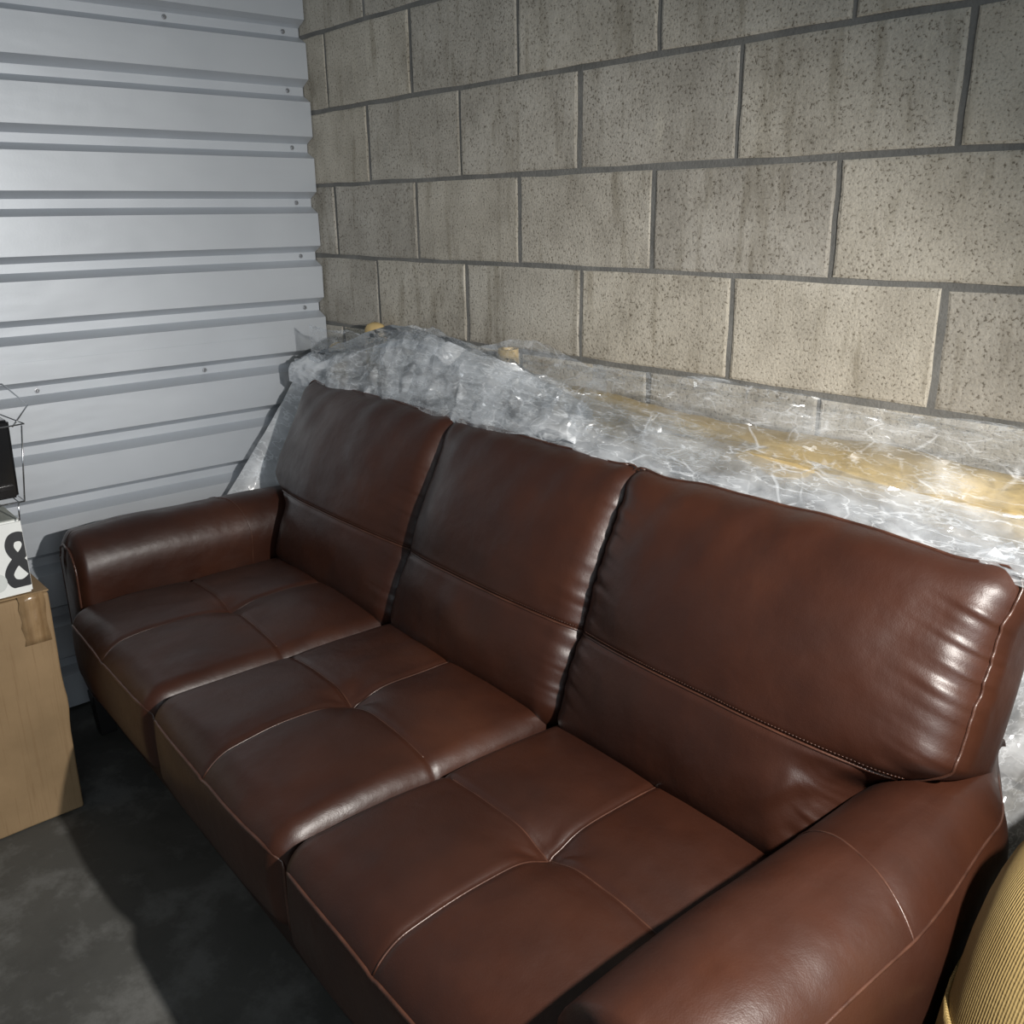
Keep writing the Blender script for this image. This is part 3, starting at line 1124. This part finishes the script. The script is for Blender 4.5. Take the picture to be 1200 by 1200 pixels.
for (x, y) in ((xf, yr - 0.012), (xb_, yr - 0.012), (xf, yl_ + 0.02), (xb_, yl_ + 0.02)):
    wire([L((x, y, zb)), L((x - 0.002, y - 0.004, 0.7325))], 'foot', 0.0018)

# ------------------------------------------------------------------ tan bundle, rolls and sack
def loft(name, stations, fn, mat, parent=None, nseg=40):
    """stations: list of centre points and (ry, rz); fn(i, a)->radius scale"""
    V, F, UVs = [], [], []
    n = len(stations)
    for i, (c, ry, rz) in enumerate(stations):
        for j in range(nseg):
            a = 2 * math.pi * j / nseg
            s_ = fn(i / (n - 1), a)
            V.append((c[0], c[1] + ry * s_ * math.cos(a), c[2] + rz * s_ * math.sin(a)))
    for i in range(n - 1):
        for j in range(nseg):
            a, b = i * nseg + j, i * nseg + (j + 1) % nseg
            F.append((a, b, b + nseg, a + nseg))
    F.append(tuple(range(nseg - 1, -1, -1)))
    F.append(tuple(range((n - 1) * nseg, n * nseg)))
    return link(name, mesh(name, V, F), parent, mat)

st_ = []
for t in np.linspace(0, 1, 90):
    x = 1.07 + 1.27 * t
    e = min(1, math.sqrt(max(0.02, min(t, 1 - t) / 0.06)))
    st_.append(((x, -0.105 - 0.040 * t + 0.006 * math.sin(t * 7), 0.921 + 0.005 * math.sin(t * 11 + 1)), (0.080 + 0.016 * t) * e, 0.050 * e))
def fold(t, a):
    return 1 + 0.10 * float(vnoise(t * 9, a * 1.3, 13)) + 0.07 * math.sin(a * 5 + 5 * float(vnoise(t * 5, 0.3, 17))) * float(vnoise(t * 7, 2.2, 19)) \
        + 0.05 * float(vnoise(t * 30, a * 4, 23))
bund = loft('canvas_bundle', st_, fold, TAN)
tag(bund, 'long folded tan canvas bundle lying behind the sofa back under clear plastic', 'canvas')

def roll(name, p0, p1, rad, wall, label, turns=2.2):
    """a rolled mat: spiral section swept between two points, with the end open"""
    p0, p1 = Vector(p0), Vector(p1)
    t = (p1 - p0)
    Ln = t.length
    t.normalize()
    n1 = t.orthogonal().normalized(); n2 = t.cross(n1)
    ns = 46
    sp = []
    for i in range(ns + 1):
        a = 2 * math.pi * turns * i / ns
        rr = rad - (rad - wall * 2.2) * (1 - i / ns) ** 1.0 * 0.62
        sp.append((a, rr))
    V, F = [], []
    rings = 10
    for k in range(rings):
        c = t * (Ln * k / (rings - 1))
        for side in (0, 1):
            for a, rr in sp:
                q_ = rr - (wall * 0.8 if side else 0)
                V.append(c + (n1 * math.cos(a) + n2 * math.sin(a)) * q_)
    m = ns + 1
    for k in range(rings - 1):
        for side in (0, 1):
            for i in range(ns):
                a = (k * 2 + side) * m + i
                b = a + 1
                c_, d = b + 2 * m, a + 2 * m
                F.append((a, b, c_, d) if side == 0 else (d, c_, b, a))
    for k in (0, rings - 1):
        for i in range(ns):
            a, b = (k * 2) * m + i, (k * 2) * m + i + 1
            F.append((a, a + m, b + m, b) if k == 0 else (b, b + m, a + m, a))
    o = link(name, mesh(name, V, F), None, TAN)
    o.location = p0
    tag(o, label, 'roll')
    return o
roll('rolled_mat', (0.955, -0.078, 1.035), (0.925, -0.034, 0.03), 0.026, 0.006,
     'rolled tan mat showing its open end above the plastic, behind the middle cushion')

def post_roll(name, x, y, z0, z1, rad, lean, label):
    V, F = [], []
    prof_ = [(0, 0.75), (0.02, 1.0), (z1 - z0 - rad * 0.9, 1.0), (z1 - z0 - rad * 0.45, 0.93), (z1 - z0 - rad * 0.15, 0.72), (z1 - z0, 0.30)]
    k = 28
    for h, s_ in prof_:
        for j in range(k):
            a = 2 * math.pi * j / k
            w = s_ * rad * (1 + 0.06 * math.sin(3 * a + 1) + 0.02 * math.sin(9 * a))
            V.append((lean * h + w * math.cos(a), w * 0.8 * math.sin(a), h))
    for i in range(len(prof_) - 1):
        for j in range(k):
            a, b = i * k + j, i * k + (j + 1) % k
            F.append((a, b, b + k, a + k))
    F.append(tuple(range(k - 1, -1, -1))); F.append(tuple(range((len(prof_) - 1) * k, len(prof_) * k)))
    o = link(name, mesh(name, V, F), None, TAN)
    o.location = (x, y, z0)
    tag(o, label, 'roll')
post_roll('rolled_canvas', 0.335, -0.040, 0.0, 1.045, 0.036, 0.0, 'taller rounded tan roll end sticking up above the plastic near the wall corner')
post_roll('rolled_canvas', 0.115, -0.036, 0.0, 0.968, 0.030, 0.0, 'small tan roll end nearest the corner, beside the corrugated wall')

# sack on the right of the sofa
def sack_shape(P, grow=0.0):
    sn = 0.010 * vnoise(P[:, 1] * 7, P[:, 2] * 7, 41) + 0.005 * vnoise(P[:, 1] * 16 + P[:, 0] * 9, P[:, 2] * 14, 43) + grow
    nr = P / np.linalg.norm(P, axis=1, keepdims=True)
    P = P + nr * sn[:, None]
    z = np.maximum(P[:, 2] + 0.365, 0.0)
    return np.stack([P[:, 0], P[:, 1] + 0.50 * (z - 0.47), z], -1)
P0, F = rounded_box((0.235, 0.26, 0.365), (0.13, 0.17, 0.18), (26, 30, 44))
P = sack_shape(P0)
sk = tag(empty('woven_sack', (2.527, -0.45, 0)), 'full tan ribbed woven sack on the floor beside the right arm of the sofa', 'sack')
def sack_mesh(nm, P, F):
    me = mesh(nm, P, F)
    uvl = me.uv_layers.new(name='UVMap')
    co = np.array([v.co[:] for v in me.vertices])
    li = np.array([lp.vertex_index for lp in me.loops])
    an = np.arctan2(P[:, 1] - 0.50 * (P[:, 2] - 0.47), P[:, 0])
    uu = (an * 0.27 + 0.02 * P[:, 2])[li]
    vv = P[:, 2][li]
    uvl.data.foreach_set('uv', np.stack([uu, vv], -1).ravel())
    return link(nm, me, sk, TANRIB)
sack_mesh('body', P, F)
P = sack_shape(P0, 0.005)
keep = [q for q in F if max(P[i][2] + 0.10 * P[i][0] for i in q) < 0.475]
sack_mesh('bottom_hem', P, keep).modifiers.new('t', 'SOLIDIFY').thickness = 0.004

# ------------------------------------------------------------------ plastic wrap
def film_sheet(name, stations, nx, nt, mat, parent, crum=0.010, fine=0.004, seed=1, free=0.0, wav=0.0, aniso=0.4):
    """stations: [x, [(x?,y,z)...]] rows of control points; rows are splined both ways, then crumpled"""
    S = np.array(stations, float)                # (ns, nk, 3)
    ns, nk, _ = S.shape
    def spl(A, n):
        m = A.shape[0]
        t = np.linspace(0, m - 1, n)
        i = np.clip(np.floor(t).astype(int), 0, m - 2)
        w = (t - i)[:, None, None]
        p0, p1, p2, p3 = A[np.clip(i - 1, 0, m - 1)], A[i], A[i + 1], A[np.clip(i + 2, 0, m - 1)]
        return 0.5 * (2 * p1 + (p2 - p0) * w + (2 * p0 - 5 * p1 + 4 * p2 - p3) * w ** 2 + (3 * p1 - p0 - 3 * p2 + p3) * w ** 3)
    G = spl(S, nx)
    G = spl(G.transpose(1, 0, 2), nt).transpose(1, 0, 2)      # (nx, nt, 3)
    du = np.gradient(G, axis=0); dv = np.gradient(G, axis=1)
    N = np.cross(du, dv)
    N /= np.linalg.norm(N, axis=2, keepdims=True) + 1e-9
    lu = np.concatenate([[0], np.cumsum(np.linalg.norm(np.diff(G.mean(1), axis=0), axis=1))])
    lv = np.concatenate([[0], np.cumsum(np.linalg.norm(np.diff(G.mean(0), axis=0), axis=1))])
    U, Vv = np.meshgrid(lu, lv, indexing='ij')
    uv = np.stack([U.ravel(), Vv.ravel()], -1)
    area = lu[-1] * lv[-1]
    warp = np.stack([vnoise(uv[:, 0] * 9, uv[:, 1] * 9, seed + 1), vnoise(uv[:, 0] * 9, uv[:, 1] * 9, seed + 2)], -1) * 0.025
    h = np.zeros(len(uv))
    gg = np.random.default_rng(seed)
    q_ = uv + warp
    for o_, (fq, am, spread) in enumerate(((9, crum, 0.35), (17, crum * 0.55, 0.6), (34, fine, 0.9), (60, fine * 0.5, 1.4))):
        th = gg.normal(0, spread)
        xr, yr2 = q_[:, 0] * math.cos(th) + q_[:, 1] * math.sin(th), -q_[:, 0] * math.sin(th) + q_[:, 1] * math.cos(th)
        nn_ = vnoise(xr * fq * aniso, yr2 * fq, seed * 7 + o_)
        msk = 0.35 + 0.65 * (0.5 + 0.5 * vnoise(uv[:, 0] * 5, uv[:, 1] * 8, seed * 3 + o_))
        h += am * msk * (1 - 2.2 * np.abs(nn_))
    h += facets((uv + warp) * np.array([0.6, 1.0]), int(area / 0.09 ** 2) + 12, 0.09, crum / 0.09, seed + 3) * 0.6
    h += wav * vnoise(uv[:, 0] * 3.2, uv[:, 1] * 7, seed + 5)
    h = np.clip(h, -2.2 * (crum + fine), 2.6 * (crum + fine)).reshape(nx, nt)
    G = G + N * h[..., None]
    # ragged free edges
    if free:
        G[:, 0, :] += (free * vnoise(lu * 14, lu * 0, seed + 6))[:, None] * dv[:, 0, :] / (np.linalg.norm(dv[:, 0, :], axis=1, keepdims=True) + 1e-9)
    idx = np.arange(nx * nt).reshape(nx, nt)
    F = np.stack([idx[:-1, :-1], idx[1:, :-1], idx[1:, 1:], idx[:-1, 1:]], -1).reshape(-1, 4)
    G[..., 1] = np.minimum(G[..., 1], -0.004)
    return link(name, mesh(name, G.reshape(-1, 3), F), parent, mat)

wrap = tag(empty('plastic_wrap', (1.2, -0.15, 0.84)), 'crumpled clear plastic wrap pulled off the sofa, bunched over its back', 'plastic')
off = np.array([1.2, -0.15, 0.84])
def yf(x): return -0.215 - 0.04 * (x - 1.18)
def st(rows): return [[(np.array(p) - off) for p in r_] for r_ in rows]

# main clear layer over the tan bundle, the whole length
rows = []
for x in np.linspace(0.16, 2.36, 12):
    a = yf(x)
    rows.append([(x, a - 0.026, 0.872), (x, a - 0.012, 0.898), (x, a + 0.012, 0.942), (x, a + 0.065, 0.997), (x, -0.095, 1.028), (x, -0.040, 1.030), (x, -0.012, 1.026)])
film_sheet('film', st(rows), 420, 60, FILM, wrap, 0.006, 0.0016, 3, 0.004, 0.006)
rows = []
for x in np.linspace(1.30, 2.36, 8):
    a = yf(x)
    rows.append([(x, a + 0.015, 0.950), (x, a + 0.055, 1.002), (x, -0.105, 1.038), (x, -0.050, 1.042), (x, -0.016, 1.020)])
film_sheet('film', st(rows), 260, 50, FILM, wrap, 0.006, 0.0018, 5, 0.010, 0.006)
# hazy bands resting along the tops of the right cushions
rows = []
for i, x in enumerate(np.linspace(1.08, 2.36, 11)):
    a = yf(x)
    w = 1 - 0.80 * min(1, max(0, (x - 1.25) / 0.75))
    rows.append([(x, a - 0.030, 0.868), (x, a - 0.020, 0.898), (x, a - 0.006 + 0.014 * w, 0.910 + 0.016 * w), (x, a + 0.042 * w, 0.922 + 0.040 * w), (x, a + 0.008 + 0.062 * w, 0.934 + 0.058 * w)])
film_sheet('film_fold', st(rows), 300, 44, FILM_HAZE, wrap, 0.005, 0.0014, 13, 0.008, 0.005)
rows = []
for i, x in enumerate(np.linspace(1.0, 2.20, 10)):
    a = yf(x)
    w = 1 - 0.85 * min(1, max(0, (x - 1.2) / 0.60))
    rows.append([(x, a - 0.026, 0.876), (x, a - 0.014, 0.905), (x, a - 0.004 + 0.014 * w, 0.914 + 0.022 * w), (x, a + 0.036 * w, 0.926 + 0.042 * w), (x, a + 0.006 + 0.049 * w, 0.938 + 0.052 * w)])
film_sheet('film_fold', st(rows), 260, 36, FILM_HAZE, wrap, 0.005, 0.0014, 17, 0.012, 0.005)
# thick milky bunch over the left and middle cushions
def bunch(dz, dy, xs, seed, mat, crum, fine):
    rows = []
    for x in xs:
        tt = (0.10, 0.24, 0.40, 0.58, 0.74, 0.90, 1.05, 1.20, 1.34)
        top = float(np.interp(x, tt, (0.925, 0.955, 1.000, 1.042, 1.045, 1.032, 1.012, 0.985, 0.950)))
        bk = float(np.interp(x, tt, (-0.06, -0.075, -0.085, -0.085, -0.09, -0.10, -0.115, -0.13, -0.15)))
        fr = 0.905
        a = yf(x)
        rows.append([(x, a - 0.026 + dy, fr - 0.034 * min(1, max(0, (1.30 - x) / 0.25)) - 0.006 + dz), (x, a - 0.020 + dy, fr - 0.004 + dz), (x, a + 0.004, fr + (top - fr) * 0.42 + dz), (x, a * 0.62 + bk * 0.38, fr + (top - fr) * 0.84 + dz), (x, bk - 0.02, top + dz), (x, bk + 0.015, top - 0.010)])
    film_sheet('film_bunch', st(rows), 300, 64, mat, wrap, crum, fine, seed, 0.006, 0.008, 0.6)
bunch(0.0, 0.0, np.linspace(0.10, 1.34, 10), 23, FILM_MILKY, 0.012, 0.0014)
bunch(0.010, -0.004, np.linspace(0.50, 1.24, 9), 29, FILM_HAZE, 0.012, 0.003)
# a smoother milky sheet thrown over the upper left of the bunch
rows = []
for x, t0, t1 in ((0.07, 0.925, 0.915), (0.20, 0.955, 0.940), (0.34, 0.996, 0.975), (0.50, 1.046, 1.02), (0.66, 1.068, 1.04), (0.82, 1.048, 1.025), (0.98, 1.022, 1.005)):
    a = yf(x)
    rows.append([(x - 0.02, a * 0.74 - 0.02, t0 - 0.052), (x, a * 0.60 - 0.012, t0 - 0.012), (x, -0.098, t0), (x + 0.02, -0.070, t1)])
film_sheet('film_veil', st(rows), 150, 40, FILM_CURTAIN, wrap, 0.006, 0.0012, 47, 0.010, 0.006, 0.5)
# a clear raised flap standing up against the wall
rows = []
for x, h_ in ((0.86, 0.0), (0.96, 0.028), (1.06, 0.045), (1.16, 0.048), (1.26, 0.022), (1.34, 0.0)):
    rows.append([(x, -0.10, 0.985), (x, -0.07, 1.005 + h_ * 0.6), (x, -0.045, 1.02 + h_), (x, -0.02, 1.025 + h_)])
film_sheet('film_flap', st(rows), 110, 30, FILM_FLAP, wrap, 0.005, 0.002, 31)
# curtain hanging down on the left between cushion, arm and corrugated wall
rows = []
for t in np.linspace(0, 1, 7):
    z = 0.925 - 0.40 * t
    rows.append([(0.055 + 0.012 * math.sin(t * 3), -0.115 - 0.315 * t, z), (0.095, -0.120 - 0.285 * t, z + 0.005), (0.130 + 0.012 * math.sin(t * 5), -0.125 - 0.245 * t, z), (0.175, -0.135 - 0.190 * t, z)])
film_sheet('film_curtain', st(rows), 110, 60, FILM_CURTAIN, wrap, 0.004, 0.0008, 37, 0.0, 0.006)
# curtain hanging down on the right over the end of the back frame
rows = []
for t in np.linspace(0, 1, 7):
    z = 0.975 - 0.62 * t
    rows.append([(2.125 + 0.012 * math.sin(t * 4), -0.255 + 0.03 * t, z - 0.085), (2.170, -0.225, z - 0.055), (2.200 + 0.02 * t, -0.170, z), (2.235 + 0.03 * t, -0.100, z), (2.27, -0.03, z)])
film_sheet('film_curtain', st(rows), 110, 90, FILM_MILKY, wrap, 0.006, 0.001, 41, 0.0, 0.010, 1.0)
